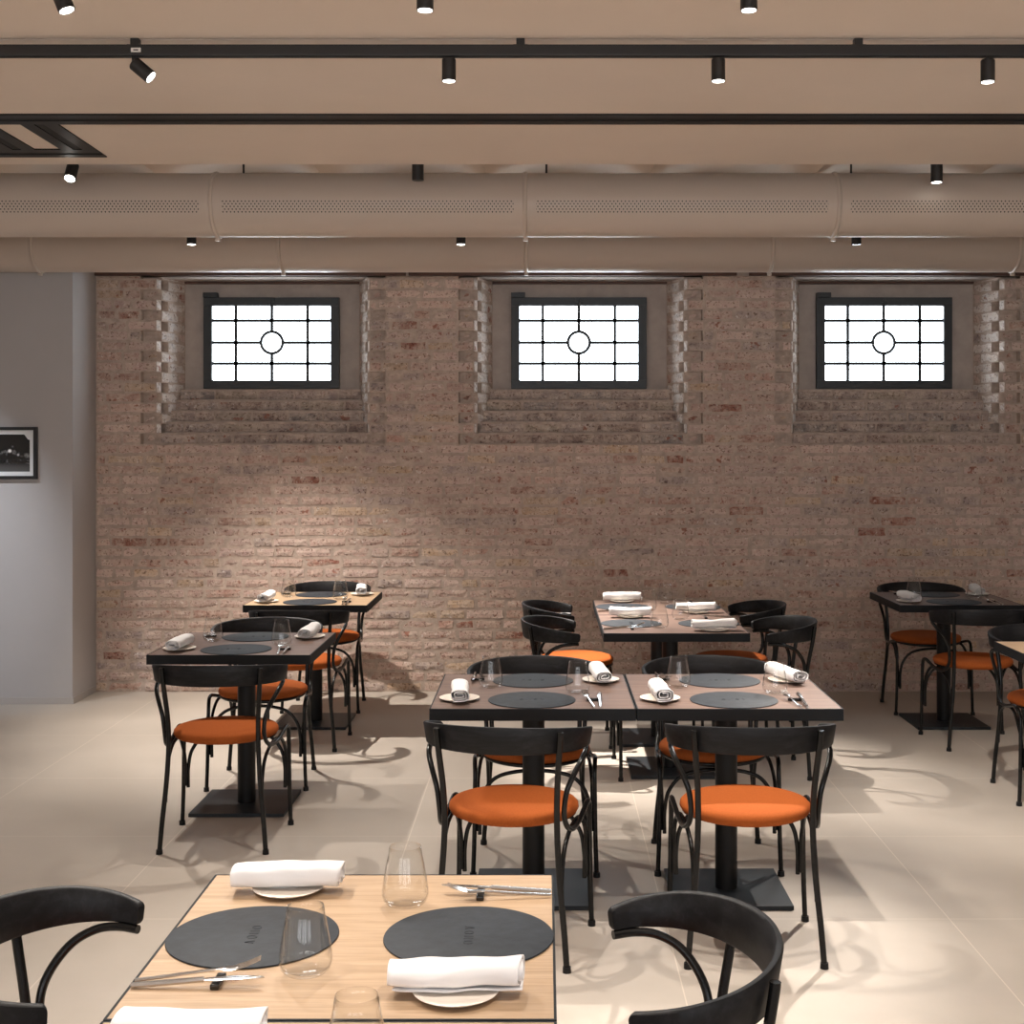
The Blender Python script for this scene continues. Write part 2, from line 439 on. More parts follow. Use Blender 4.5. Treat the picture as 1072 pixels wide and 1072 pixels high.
for r in range(rows_n):
    z0 = 1.64 + r * CO; z1 = min(z0 + CO, NT)
    odd = r % 2 == 1
    for (xend, cl_, cr_) in piers:
        poly = []
        if cl_ is None and xend < 0: poly += [(xend, YF)]
        if cl_ is not None:
            poly += jamb_pts(cl_, 1, odd)[::-1]
        if cr_ is not None: poly += jamb_pts(cr_, -1, odd)
        if cl_ is None: poly += [(xend, ND)]
        if cr_ is None: poly += [(xend, YF)][:0] + [(xend, YF)]
        # order: for middle piers: left jamb reversed (back->front), then right jamb front->back
        if cr_ is None:
            poly = jamb_pts(cl_, 1, odd)[::-1] + [(xend, YF), (xend, ND)]
        prism(poly, z0, z1, 0)
        # front bricks
        def edge_front(cx, side):
            return cx + side * NW + (side * 0.105 if not odd else 0)
        xa = xend if cl_ is None else edge_front(cl_, 1)
        xb = xend if cr_ is None else edge_front(cr_, -1)
        run(xa + 0.004, xb - 0.004, z0, z1 - z0, start=random.uniform(0, 0.2))
        # jamb bricks
        for cx, side in ((cl_, 1), (cr_, -1)):
            if cx is None: continue
            xe = cx + side * NW
            d = Vector((-side * SPL, NB - YF, 0)); Ld = d.length; d.normalize()
            nn = Vector((-side * (NB - YF), -SPL, 0)).normalized()
            segs = [(0.0, 0.155), (0.405, 0.98)] if odd else [(0.19, 0.74), (0.77, 0.98)]
            for (t0, t1) in segs:
                p = Vector((xe, YF, z0 + 0.005)) + d * (Ld * t0)
                if side == -1: brick(p + d * (Ld * (t1 - t0)), -d, nn, Ld * (t1 - t0), z1 - z0 - 0.010, brick_colour(t0 < 0.7), 0.004, 0.01, 0.003)
                else: brick(p, d, nn, Ld * (t1 - t0), z1 - z0 - 0.010, brick_colour(t0 < 0.7), 0.004, 0.01, 0.003)
            # the brick seen at the back of a wall pocket
            if not odd:
                x0 = min(xe, xe + side * 0.1) + 0.004
                brick((x0, YF + 0.052, z0 + 0.006), (1, 0, 0), (0, -1, 0), 0.092, z1 - z0 - 0.012, brick_colour(), 0.003, 0.008)
# bricks below and above the niches
for r in range(24): run(-2.965, XR, r * CO, start=random.uniform(0, 0.22))
for r in range(9): run(-2.965, XR, NT + 0.02 + r * CO, start=random.uniform(0, 0.22))
# stepped sills, plastered backs
for cx in NC:
    sh = 0.0745
    for i in range(5):
        y0 = YF + 0.050 + i * 0.052
        w = NW - SPL * (y0 - YF) / (NB - YF) + 0.004
        box(bm, cx - w, cx + w, y0, ND, 1.64 + i * sh, 1.64 + (i + 1) * sh, 0)
        x = cx - w
        while x < cx + w - 0.03:
            ln = min(random.choice((0.24, 0.25, 0.13, 0.30)), cx + w - x)
            c = brick_colour(); g_ = sum(c) / 3; c = tuple((v * .6 + g_ * .4) * 0.74 for v in c)   # sill bricks greyed and darkened
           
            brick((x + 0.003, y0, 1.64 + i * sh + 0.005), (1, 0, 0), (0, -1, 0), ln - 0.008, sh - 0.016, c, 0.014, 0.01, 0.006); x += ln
        # lime-washed treads catch the daylight
        box(bm, cx - w, cx + w, y0 + 0.002, ND, 1.64 + (i + 1) * sh - 0.004, 1.64 + (i + 1) * sh + 0.001, 2)
    box(bm, cx - NW, cx + NW, NB, ND, 1.64 + 5 * sh - 0.01, NT, 2)
wb = finish('wall_back', bm, [M['mortar'], M['brick'], M['plaster']])
tag(wb, kind='structure')

# --- timber beams along the wall head
for i, (xa, xb) in enumerate(((100, 425), (428, 771), (784, 1240))):
    bm = B(); 
    box(bm, PX(xa, YF), min(PX(xb, YF), XR), YF - 0.025, YF + 0.05, 2.752, 2.79, 0, 0.004); box(bm, NC[i] - NW + SPL, NC[i] + NW - SPL, NB - 0.02, NB - 0.001, 2.735, 2.752, 0, 0.002)
    tag(finish('trim_%d' % (i + 1), bm, M['timber']), kind='structure')

# --- windows
WD = NB - 0.05
for i, cx0 in enumerate((284.3, 606.0, 925.5)):
    d = NB - 0.03
    wx = PX(cx0, d); x0, x1 = wx - 0.462, wx + 0.462
    zt, zb = PZ(311.5, d), PZ(407, d)
    root = empty('window_%d' % (i + 1), (wx, NB, zb)); tag(root, kind='structure')
    def part(name, bm, mat, **k):
        o = finish(name, bm, mat, None, **k); o.parent = root; o.matrix_parent_inverse = Matrix.Translation((-wx, -NB, -zb)); return o
    fw = 0.058
    bm = B()
    y0, y1 = NB - 0.045, NB + 0.02
    box(bm, x0, x1, y0, y1, zt - fw, zt, 0, .003); box(bm, x0, x1, y0, y1, zb, zb + fw, 0, .003)
    box(bm, x0, x0 + fw, y0, y1, zb + fw, zt - fw, 0, .003); box(bm, x1 - fw, x1, y0, y1, zb + fw, zt - fw, 0, .003)
    part('window_frame', bm, M['winframe'])
    bm = B(); box(bm, x0 + 0.0, x0 + 0.095, NB - 0.06, NB - 0.002, zt + 0.0, zt + 0.032, 0, .003)
    part('opener_box', bm, M['winframe'])
    bm = B(); box(bm, wx - 0.022, wx + 0.022, NB - 0.056, NB - 0.044, zt - 0.035, zt - 0.005, 0, .002); cyl(bm, (wx, NB - 0.055, zt - 0.05), 0.006, 0.03, 10)
    part('latch', bm, M['winframe'])
    gx0, gx1, gz0, gz1 = x0 + fw, x1 - fw, zb + fw, zt - fw
    bm = B(); box(bm, gx0 - 0.01, gx1 + 0.01, NB - 0.012, NB - 0.006, gz0 - 0.01, gz1 + 0.01)
    part('pane', bm, M['pane'])
    bm = B(); t = 0.0105; ya, yb = NB - 0.026, NB - 0.011
    zc = PZ(358.5, d); cr = 0.074
    for k in (-0.246, 0.246): box(bm, wx + k - t, wx + k + t, ya, yb, gz0, gz1)
    box(bm, wx - t, wx + t, ya, yb, gz0, zc - cr); box(bm, wx - t, wx + t, ya, yb, zc + cr, gz1)
    for yy in (335.5, 380.5):
        z = PZ(yy, d); box(bm, gx0, gx1, ya, yb, z - t, z + t)
    box(bm, gx0, wx - cr, ya, yb, zc - t, zc + t); box(bm, wx + cr, gx1, ya, yb, zc - t, zc + t)
    tube(bm, [(wx + cr * math.cos(a * PI / 24), (ya + yb) / 2, zc + cr * math.sin(a * PI / 24)) for a in range(48)], 0.0115, 8, spline=False, closed=True)
    part('glazing_bars', bm, M['winframe'])

# --- plain walls
LX, LY = -2.973, 8.366
bm = B(); box(bm, XL - 0.15, LX, LY, 9.3, 0, 3.45)
tag(finish('wall_left', bm, M['wall']), kind='structure')
bm = B(); box(bm, XL - 0.15, XL, YB, LY, 0, 3.45)
tag(finish('wall_side_left', bm, M['wall2']), kind='structure')
bm = B(); box(bm, XR, XR + 0.15, YB, 9.3, 0, 3.45)
tag(finish('wall_right', bm, M['wall2']), kind='structure')
bm = B(); box(bm, XL - 0.15, XR + 0.15, YB - 0.15, YB, 0, 3.45)
tag(finish('wall_front', bm, M['wall2']), kind='structure')
bm = B(); box(bm, XL, LX + 0.008, LY - 0.008, LY - 0.0, 0, 0.042, 0, .002); box(bm, LX, LX + 0.008, LY, YF - 0.012, 0, 0.042, 0, .002)
tag(finish('baseboard_left', bm, M['base']), kind='structure')

# --- dropped ceiling (with a shadow joint where the first track hangs), upper vaulted ceiling
T1 = F * 1.35 / 429.0                            # depth of the joint / track
bm = B()
box(bm, XL, XR, YB, T1 - 0.008, CZ, CZ + 0.06); box(bm, XL, XR, T1 + 0.008, EDGE, CZ, CZ + 0.06)
box(bm, XL, XR, T1 - 0.03, T1 + 0.03, CZ + 0.025, CZ + 0.08)
box(bm, XL, XR, EDGE - 0.03, EDGE, CZ + 0.03, UZ + 0.3)
tag(finish('ceiling', bm, M['ceiling']), kind='structure')
bm = B()
per = 0.966; x = -0.344 - per * 5; prof = []
while x < XR + per:
    for k in range(16):
        t = k / 16.0; xx = x + per * t
        prof.append((xx, UZ + 0.15 * (1 - (2 * t - 1) ** 2)))
    x += per
lo = [bm.verts.new((min(max(a, XL), XR), EDGE, z)) for a, z in prof]; hi = [bm.verts.new((min(max(a, XL), XR), 9.3, z)) for a, z in prof]
lo2 = [bm.verts.new((v.co.x, v.co.y, 3.45)) for v in lo]; hi2 = [bm.verts.new((v.co.x, v.co.y, 3.45)) for v in hi]
for k in range(len(prof) - 1):
    if abs(lo[k].co.x - lo[k + 1].co.x) < 1e-6: continue
    bm.faces.new((lo[k], lo[k + 1], hi[k + 1], hi[k])); bm.faces.new((lo2[k], lo2[k + 1], hi2[k + 1], hi2[k]))
bmesh.ops.delete(bm, geom=[v for v in bm.verts if not v.link_faces], context='VERTS')
tag(finish('ceiling_vaults', bm, M['ceiling'], smooth=True, angle=30), kind='structure')

# --- black linear slot diffusers set flush in the ceiling
def slot_bar(bm, x0, x1, y0, y1, horiz):
    zc = CZ
    if horiz:
        c = (y0 + y1) / 2
        box(bm, x0, x1, y0, c - 0.02, zc - 0.006, zc + 0.004); box(bm, x0, x1, c + 0.02, y1, zc - 0.006, zc + 0.004)
    else:
        c = (x0 + x1) / 2
        box(bm, x0, c - 0.02, y0, y1, zc - 0.006, zc + 0.004); box(bm, c + 0.02, x1, y0, y1, zc - 0.006, zc + 0.004)
def slot_gap(bm, x0, x1, y0, y1, horiz):
    if horiz:
        c = (y0 + y1) / 2; box(bm, x0, x1, c - 0.02, c + 0.02, CZ - 0.003, CZ + 0.002)
    else:
        c = (x0 + x1) / 2; box(bm, c - 0.02, c + 0.02, y0, y1, CZ - 0.003, CZ + 0.002)
def dy(y): return F * 1.35 / (V0 - y)
fa, fb, ra, rb = dy(119), dy(129), dy(155.5), dy(163.5)
X2 = PX(112, rb); w_ = rb - ra; X4 = PX(36, ra)
bars = [('slot_frame_long', XL + 0.05, XR - 0.05, fa, fb, True), ('rear', XL + 0.05, X2, ra, rb, True), ('side', X2 - w_, X2, fb, ra, False), ('inner', X4 - w_, X4, fb, ra, False)]
root = empty('slot_diffuser', (0, (fa + fb) / 2, CZ))
tag(root, 'long black slot air diffuser running across ceiling, with loop at left', 'air diffuser')
bmF, bmG = B(), B()
for (nm, a, b, c, d_, h) in bars:
    slot_bar(bmF, a, b, c, d_, h); slot_gap(bmG, a, b, c, d_, h)
for nm, bmx, mt in (('diffuser_frame', bmF, M['black']), ('slot', bmG, M['slot'])):
    o = finish(nm, bmx, mt, root); o.matrix_parent_inverse = root.matrix_basis.inverted()

# ------------------------------------------------------------------ ducts
def duct(loc, rad, seams, mat, label, rods):
    root = empty('air_duct', loc); tag(root, label, 'air duct', 'round air ducts under the ceiling')
    xs = [XL + 0.02] + [s for s in seams if XL < s < XR] + [XR - 0.02]
    bm = B()
    for a, b in zip(xs, xs[1:]): 
        c = bmesh.ops.create_cone(bm, cap_ends=True, segments=64, radius1=rad, radius2=rad, depth=b - a)
        bmesh.ops.transform(bm, matrix=Matrix.Translation(((a + b) / 2 - loc[0], 0, 0)) @ Matrix.Rotation(PI / 2, 4, 'Y'), verts=c['verts'])
    finish('duct_pipe', bm, mat, root, smooth=True, angle=40)
    for s in xs[1:-1]:
        bm = B(); w = 0.011; R = rad
        pr = [(-w, R - 0.004), (-w, R + 0.002), (-w * .5, R + 0.007), (0, R + 0.0085), (w * .5, R + 0.007), (w, R + 0.002), (w, R - 0.004)]
        rings = [[bm.verts.new((s - loc[0] + a, r * math.cos(2 * PI * k / 64), r * math.sin(2 * PI * k / 64))) for k in range(64)] for a, r in pr]
        for q in range(len(rings) - 1):
            for k in range(64): bm.faces.new((rings[q][k], rings[q][(k + 1) % 64], rings[q + 1][(k + 1) % 64], rings[q + 1][k]))
        box(bm, s - loc[0] - 0.012, s - loc[0] + 0.012, -0.012, 0.012, -R - 0.022, -R - 0.004, 0, 0.004)
        finish('clamp_ring', bm, M['steel_seam'], root, smooth=True, angle=50)
    for s in rods:
        bm = B(); cyl(bm, (s - loc[0], 0, rad - 0.01), 0.005, UZ + 0.06 - loc[2] - rad, 8)
        finish('hanger_rod', bm, M['black'], root, smooth=True, angle=40)
D1, D2 = 6.62, 8.20
s1 = PX(550, D1)
duct((s1, D1, PZ(215, D1)), 0.157, [s1 + 1.533 * k for k in range(-3, 4)], M['duct1'], 'front beige round duct with perforated band and curved seams', [PX(255, D1), PX(572, D1), PX(891, D1)])
duct((PX(551, D2), D2, PZ(285, D2) + 0.157), 0.157, [PX(551, D2) + 1.501 * k for k in range(-3, 4)], M['duct2'], 'rear plain beige round duct close to the brick wall', [-1.31, 0.622, 2.554])

# ------------------------------------------------------------------ track and spotlights
def track(d, label, hangers, z=None, hz=0.0):
    root = empty('lighting_track', (0, d, CZ if z is None else z)); tag(root, label, 'lighting track')
    bm = B(); box(bm, XL + 0.03, XR - 0.03, -0.018, 0.018, -0.058, -0.022, 0, .003)
    finish('track_rail', bm, M['lamp'], root)
    bm = B(); box(bm, XL + 0.03, XR - 0.03, -0.010, 0.010, -0.060, -0.0585)
    finish('track_slot', bm, M['slot'], root)
    for h in hangers:
        bm = B(); box(bm, h - 0.014, h + 0.014, -0.014, 0.014, -0.024, 0.0, 0, .002)
        if hz: cyl(bm, (h, 0, -0.005), 0.004, hz, 8)
        box(bm, h - 0.024, h + 0.024, -0.016, 0.016, -0.026, -0.021, 0, .001)
        finish('ceiling_hanger', bm, M['lamp'], root)
    return root
T0 = T1 * 14 / 17.0
tr = track(T1, 'black track rail hanging just below the ceiling, carrying spotlights', [PX(142, T1), PX(545, T1), PX(898, T1)])
bm = B(); sx = PX(144, T1); box(bm, sx - 0.016, sx + 0.016, -0.0195, -0.0181, -0.048, -0.034)
tag(finish('rating_sticker', bm, M['sticker'], tr), 'small white sticker')
bm = B(); box(bm, sx - 0.008, sx + 0.008, -0.0199, -0.0196, -0.043, -0.039)
finish('sticker_print', bm, M['slot'], kids(tr)[-1] if False else tr)
track(7.6, 'black track rail hidden behind the front duct, carrying small spotlights', [PX(255, 7.6), PX(572, 7.6), PX(891, 7.6)], 3.0, UZ + 0.03 - 3.0)
track(T0, 'black track rail above the top edge, carrying the nearest spotlights', [PX(142, T0) , PX(545, T0), PX(898, T0)])

WARM = (1.0, 0.915, 0.825)
def spotlight(x, d, zb, tilt=0.0, on=True, label='', rad=0.023, ln=0.074, ztop=None, power=100, aim=None, angle=70, blend=0.6, col=WARM, group=None, tiltx=0.0):
    """zb: height of the lens centre. tilt: body swings towards +X (radians)."""
    if aim is not None: dirv = (Vector(aim) - Vector((x, d, zb))).normalized()
    ztop = CZ - 0.058 if ztop is None else ztop
    body = Vector((math.sin(tilt), -math.sin(tiltx), -math.cos(tilt) * math.cos(tiltx)))
    lens = Vector((x, d, zb))
    top = lens - body * ln                      # hub of the body
    root = empty('spotlight', (top.x, top.y, ztop)); 
    tag(root, label, 'spotlight', group)
    off = top - Vector((top.x, top.y, ztop))
    bm = B(); h = max(0.01, ztop - top.z - 0.004 + 0.012)
    cyl(bm, (0, 0, -h), 0.006, h, 12)
    finish('stem', bm, M['lamp'], root, smooth=True, angle=40)
    R = Matrix.Rotation(-tilt, 4, 'Y') @ Matrix.Rotation(-tiltx, 4, 'X')
    def put(bm, name, mat):
        bmesh.ops.transform(bm, matrix=Matrix.Translation(off) @ R, verts=bm.verts[:])
        return finish(name, bm, mat, root, smooth=True, angle=35)
    bm = B()
    lathe(bm, [(0.0, 0.0), (rad * 0.86, 0.0), (rad, -0.004), (rad, -ln), (rad * 0.88, -ln), (rad * 0.84, -ln + 0.006), (0, -ln + 0.0065)], 32)
    put(bm, 'housing', M['lamp'])
    bm = B(); lathe(bm, [(0, -ln + 0.003), (rad * 0.80, -ln + 0.003), (rad * 0.86, -ln - 0.0005), (rad * 0.5, -ln - 0.003), (0, -ln - 0.004)], 32)
    put(bm, 'lens', M['lamp_on'] if on else M['lamp_off'])
    if power > 0:
        ld = bpy.data.lights.new('spot_beam', 'SPOT'); ld.energy = power; ld.color = col
        ld.spot_size = math.radians(angle); ld.spot_blend = blend; ld.shadow_soft_size = 0.02
        lo_ = bpy.data.objects.new('spot_beam', ld); COL.objects.link(lo_)
        lo_.location = lens + body * 0.012
        dv = dirv if aim is not None else body
        lo_.rotation_euler = dv.to_track_quat('-Z', 'Y').to_euler()
    return root

G1 = 'spotlights on the hanging track'
PW = 105
spotlight(PX(158, T1), T1, PZ(81, T1), math.radians(50), True, 'tilted black spotlight hanging from the track at left', power=PW * 1.1, aim=(-0.4, 2.6, 0.7), angle=60, group=G1)
spotlight(PX(470, T1), T1, PZ(85, T1), 0, True, 'black spotlight on the track left of ceiling middle, pointing down', power=PW, aim=(-0.1, 4.5, 0), group=G1)
spotlight(PX(752, T1), T1, PZ(85, T1), 0, True, 'black spotlight on the track right of ceiling middle, pointing down', power=PW * 1.5, aim=(1.5, 4.9, 0), angle=75, blend=0.9, group=G1)
spotlight(PX(1034, T1), T1, PZ(86, T1), 0, True, 'black spotlight on the track at the right end, pointing down', power=PW * 2.4, aim=(2.25, 5.7, 0.7), angle=50, blend=0.8, group=G1)
G0 = 'spotlights cut by the top edge'
spotlight(PX(70, T0), T0, PZ(11, T0), math.radians(22), True, 'tilted black spotlight cut by the top edge at left', power=PW, aim=(-0.9, 3.2, 0), group=G0)
spotlight(PX(445, T0), T0, PZ(11, T0), 0, True, 'black spotlight cut by the top edge left of centre', power=PW, aim=(-0.2, 2.7, 0), group=G0)
spotlight(PX(784, T0), T0, PZ(11, T0), 0, True, 'black spotlight cut by the top edge right of centre', power=PW, aim=(0.8, 3.4, 0), group=G0)
GA = 'spotlights in front of the front duct'
DA = 6.36
spotlight(PX(73, 6.32), 6.32, PZ(187, 6.32), 0, True, 'glaring spotlight in front of the front duct at far left', rad=0.028, ln=0.09, ztop=UZ + 0.02, power=PW * 1.25, aim=(-1.5, 5.2, 0), angle=85, tiltx=math.radians(32), group=GA)
spotlight(PX(437.5, DA), DA, PZ(189, DA), 0, False, 'unlit-looking black spotlight in front of the front duct, left of centre', rad=0.028, ln=0.11, ztop=UZ + 0.02, power=PW, aim=(0.0, 5.0, 0), angle=75, group=GA)
spotlight(PX(980.5, DA), DA, PZ(191, DA), 0, True, 'lit black spotlight in front of the front duct at right', rad=0.028, ln=0.11, ztop=UZ + 0.02, power=PW * 5.5, aim=(0.86, 4.80, 0.73), angle=27, blend=1.0, group=GA)
GB = 'spotlights below the front duct'
DB = 7.6
spotlight(PX(200.5, DB), DB, PZ(256, DB), 0, True, 'small black spotlight below the front duct at left', rad=0.027, ln=0.10, ztop=2.942, power=PW * 3.6, aim=(-1.5, 7.75, 0.3), angle=80, blend=0.9, group=GB)
spotlight(PX(482.5, DB), DB, PZ(256, DB), 0, True, 'small lit spotlight below the front duct near the middle', rad=0.027, ln=0.10, ztop=2.942, power=PW * 9.0, aim=(0.42, 7.0, 0.7), angle=42, blend=1.0, group=GB)
spotlight(PX(896.5, DB), DB, PZ(256, DB), 0, False, 'small dark spotlight below the front duct at right', rad=0.027, ln=0.10, ztop=2.942, power=0, group=GB)
# TB: unseen lamps added for fill, behind the viewpoint and to the sides
TB = [(-1.3, 1.9), (0.6, 1.9), (-0.3, 0.2), (-2.8, 2.6), (2.6, 2.6), (2.8, 0.6), (-2.8, 0.4)]
for (x, y) in TB:
    spotlight(x, y, 2.86, 0, True, 'added black fill spotlight outside the picture, above and behind the viewpoint', power=PW, group='added fill spotlights outside the picture')
spotlight(-3.95, 6.9, 2.86, 0, True, 'black spotlight outside the picture, washing the grey wall', power=190, aim=(-3.75, 8.36, 0.95), angle=46, blend=1.0, col=(0.84, 0.91, 1.0))

# glowing windows added unseen behind the viewpoint as frontal fill
for i, x in enumerate((-2.6, 0.0, 2.6)):
    root = empty('window_%d' % (i + 4), (x, YB, 0.7)); tag(root, kind='structure')
    bm = B()
    for a, b, c_, d_ in ((-1.05, 1.05, 0, .06), (-1.05, 1.05, 1.84, 1.9), (-1.05, -.99, .06, 1.84), (.99, 1.05, .06, 1.84), (-.03, .03, .06, 1.84)): box(bm, a, b, 0.002, .05, c_, d_)
    finish('window_frame', bm, M['winframe'], root)
    bm = B(); box(bm, -1.0, 1.0, .01, .016, .05, 1.85); finish('pane', bm, M['fill_pane'], root)
# ------------------------------------------------------------------ picture on the left wall
pr_d = LY
pxr, pzt, pzb = PX(39.8, pr_d), PZ(447, pr_d), PZ(501.5, pr_d)
pw = 0.45; pxl = pxr - pw; pcx, pcz = (pxl + pxr) / 2, (pzt + pzb) / 2
root = empty('framed_photograph', (pcx, LY, pcz)); tag(root, 'black framed night photograph hanging on the grey wall at left', 'picture')
hw, hh = pw / 2, (pzt - pzb) / 2; fw = 0.02
bm = B()
box(bm, -hw, hw, -0.028, -0.001, hh - fw, hh, 0, .001); box(bm, -hw, hw, -0.028, -0.001, -hh, -hh + fw, 0, .001)
box(bm, -hw, -hw + fw, -0.028, -0.001, -hh + fw, hh - fw, 0, .001); box(bm, hw - fw, hw, -0.028, -0.001, -hh + fw, hh - fw, 0, .001)
finish('picture_frame', bm, M['frame'], root)
bm = B(); box(bm, -hw + fw, hw - fw, -0.012, -0.002, -hh + fw, hh - fw)
finish('mat_board', bm, M['matboard'], root)
bm = B(); iw, ih = hw - fw - 0.027, hh - fw - 0.027; cc = 0.035
poly = [(-iw, -ih), (iw, -ih), (iw, ih - cc), (iw - 0.012, ih - cc + 0.004), (iw - cc, ih), (-iw + cc, ih), (-iw, ih - cc)]
vs = [bm.verts.new((a, -0.013, b)) for a, b in poly]; bv = [bm.verts.new((a, -0.0115, b)) for a, b in poly]
bm.faces.new(vs); bm.faces.new(bv[::-1])
for k in range(len(poly)): bm.faces.new((vs[k], vs[(k + 1) % 7], bv[(k + 1) % 7], bv[k]))
finish('photo_print', bm, M['print'], root)

# ------------------------------------------------------------------ chair
def build_chair():
    root = empty('dining_chair')
    bm = B()
    lathe(bm, [(0, .420), (.16, .420), (.190, .422), (.205, .429), (.2125, .441), (.211, .453), (.203, .461), (.185, .4665), (.14, .470), (.07, .4715), (0, .472)], 56, (0, 0, 0), 1.0, 0.96)
    tag(finish('seat', bm, M['seat'], root, smooth=True), 'orange fabric seat pad')
    bm = B(); tube(bm, [(.196 * math.cos(a * PI / 24), .006 + .188 * math.sin(a * PI / 24), .4270 - .0065 * math.sin(a * PI / 24)) for a in range(48)], .0085, 10, spline=False, closed=True)
    finish('seat_ring', bm, M['tube'], root, smooth=True)
    # bent wood backrest
    bm = B(); rx, ry, cy = .262, .19, -.10
    n = 60; tm = math.radians(115); rings = []
    ss = [-1 + .02 * (1 - math.cos(PI / 2 * k / 6)) for k in range(6)] + [-.98 + 1.96 * i / n for i in range(n + 1)] + [1 - .02 * (1 - math.cos(PI / 2 * k / 6)) for k in range(5, -1, -1)]
    for s in ss:
        th = s * tm
        cx_, cy_ = rx * math.sin(th), cy - ry * math.cos(th)
        nv = Vector((math.sin(th) / rx, -math.cos(th) / ry, 0)).normalized()
        a = abs(s)
        top = .758 - .045 * a ** 2.0; bot = .671 + .001 * a
        if a > .98:
            q = (a - .98) / .02; e = (1 - math.sqrt(max(0, 1 - q * q))) * .010
            top -= e; bot += e
        h = top - bot; z0 = bot; tk = .0078
        sec = []
        for (o, z) in ((-tk, .06), (-tk, .5), (-tk, .94), (-tk * .55, 1.0), (tk * .55, 1.0), (tk, .94), (tk, .5), (tk, .06), (tk * .55, 0), (-tk * .55, 0)):
            zz = z0 + h * z
            lean = (zz - .71) * .16
            p = Vector((cx_, cy_, 0)) + nv * (o + lean)
            sec.append(bm.verts.new((p.x, p.y, zz)))
        rings.append(sec)
    for a, b in zip(rings, rings[1:]):
        for k in range(10): bm.faces.new((a[k], a[(k + 1) % 10], b[(k + 1) % 10], b[k]))
    bm.faces.new(rings[0]); bm.faces.new(rings[-1][::-1])
    tag(finish('backrest', bm, M['ash'], root, smooth=True, angle=50), 'black bent wood backrest')
    for s in (-1, 1):
        bm = B()
        pts = [(.211, -.232, .006), (.202, -.227, .12), (.188, -.221, .26), (.180, -.217, .38), (.178, -.219, .47), (.181, -.230, .56), (.189, -.248, .66), (.194, -.2575, .725), (.1945, -.2590, .742)]
        tube(bm, [(s * a, b, c) for a, b, c in pts], .0098, 10)
        lg = finish('rear_leg', bm, M['tube'], root, smooth=True, angle=60)
        bm = B(); cyl(bm, (s * .211, -.232, 0), .0135, .018, 16, r2=.0125); finish('foot_glide', bm, M['black'], lg, smooth=True, angle=40)
        bm = B()
        pts = [(.233, -.026, .663), (.248, -.070, .663), (.252, -.115, .656), (.243, -.160, .632), (.222, -.194, .588), (.205, -.208, .54), (.198, -.203, .475),
               (.203, -.170, .430), (.212, -.110, .408), (.219, -.030, .410), (.224, .050, .426), (.227, .110, .436), (.2265, .152, .424), (.224, .174, .380), (.225, .179, .30), (.227, .180, .15), (.232, .180, .006)]
        tube(bm, [(s * a, b, c) for a, b, c in pts], .0088, 10)
        lg = finish('front_leg', bm, M['tube'], root, smooth=True, angle=60)
        bm = B(); cyl(bm, (s * .232, .180, 0), .0135, .018, 16, r2=.0125); finish('foot_glide', bm, M['black'], lg, smooth=True, angle=40)
        bm = B()
        pts = [(.192, -.212, .20), (.191, -.206, .28), (.193, -.170, .355), (.199, -.100, .396), (.205, -.020, .408), (.211, .060, .398), (.216, .125, .350), (.2155, .163, .28), (.216, .168, .17)]
        tube(bm, [(s * a, b, c) for a, b, c in pts], .0075, 8)
        finish('side_arch', bm, M['tube'], root, smooth=True, angle=60)
    bm = B()
    pts = [(-.207, .180, .16), (-.206, .181, .25), (-.188, .182, .325), (-.13, .184, .382), (0, .186, .402), (.13, .184, .382), (.188, .182, .325), (.206, .181, .25), (.207, .180, .16)]
    tube(bm, pts, .0075, 8); finish('front_arch', bm, M['tube'], root, smooth=True, angle=60)
    return root
rz = {'away': 0.0, 'toward': PI, 'right': -PI / 2, 'left': PI / 2}     # the way the sitter faces
CG = 'black chairs with orange seats'
CHAIRS = [
 (0.112, 2.345, 'left', 0.02, 'black chair at right side of the foreground oak table, seat below frame'),
 (-0.777, 2.375, 'right', -0.02, 'black chair cut by the left edge, beside the foreground oak table'),
 (-0.100, 4.34, 'away', -0.17, 'orange-seated chair turned slightly, near side of left joined middle table'),
 (0.655, 4.34, 'away', 0.0, 'orange-seated chair square on, near side of right joined middle table'),
 (-0.036, 5.165, 'toward', 0.0, 'chair facing us behind the left one of the joined middle tables'),
 (0.659, 5.18, 'toward', 0.0, 'chair facing us behind the right one of the joined middle tables'),
 (-1.317, 5.50, 'away', 0.0, 'orange-seated chair with its back to us at the dark left table'),
 (-1.360, 6.42, 'toward', 0.03, 'chair facing us on far side of the dark left table'),
 (-1.325, 7.28, 'away', 0.0, 'chair with its back to us at the oak table near brick wall'),
 (-1.364, 8.25, 'toward', 0.0, 'chair between the left oak table and the brick wall'),
 (0.185, 6.65, 'right', 0.02, 'nearer chair on left side of the rear centre tables'),
 (0.178, 7.35, 'right', 0.0, 'farther chair on left side of the rear centre tables'),
 (1.055, 6.65, 'left', 0.0, 'nearer chair on right side of the rear centre tables'),
 (1.030, 7.35, 'left', -0.01, 'farther chair on right side of the rear centre tables'),
 (2.355, 8.20, 'toward', 0.0, 'chair between the dark right table and the brick wall'),
 (2.355, 7.30, 'away', 0.03, 'chair with its back to us at the dark right table'),
 (2.370, 6.16, 'toward', 0.0, 'chair at right edge behind the cut-off oak table'),
]
ch0 = build_chair()
for i, (x, y, f, j, lab) in enumerate(CHAIRS):
    o = ch0 if i == 0 else dup(ch0, (0, 0, 0))
    if i == 0: CHILD[ch0] = [(c, kids(c)) for c in kids(ch0)]
    o.location = (x, y, 0); o.rotation_euler = (0, 0, rz[f] + j)
    tag(o, lab, 'chair', CG)

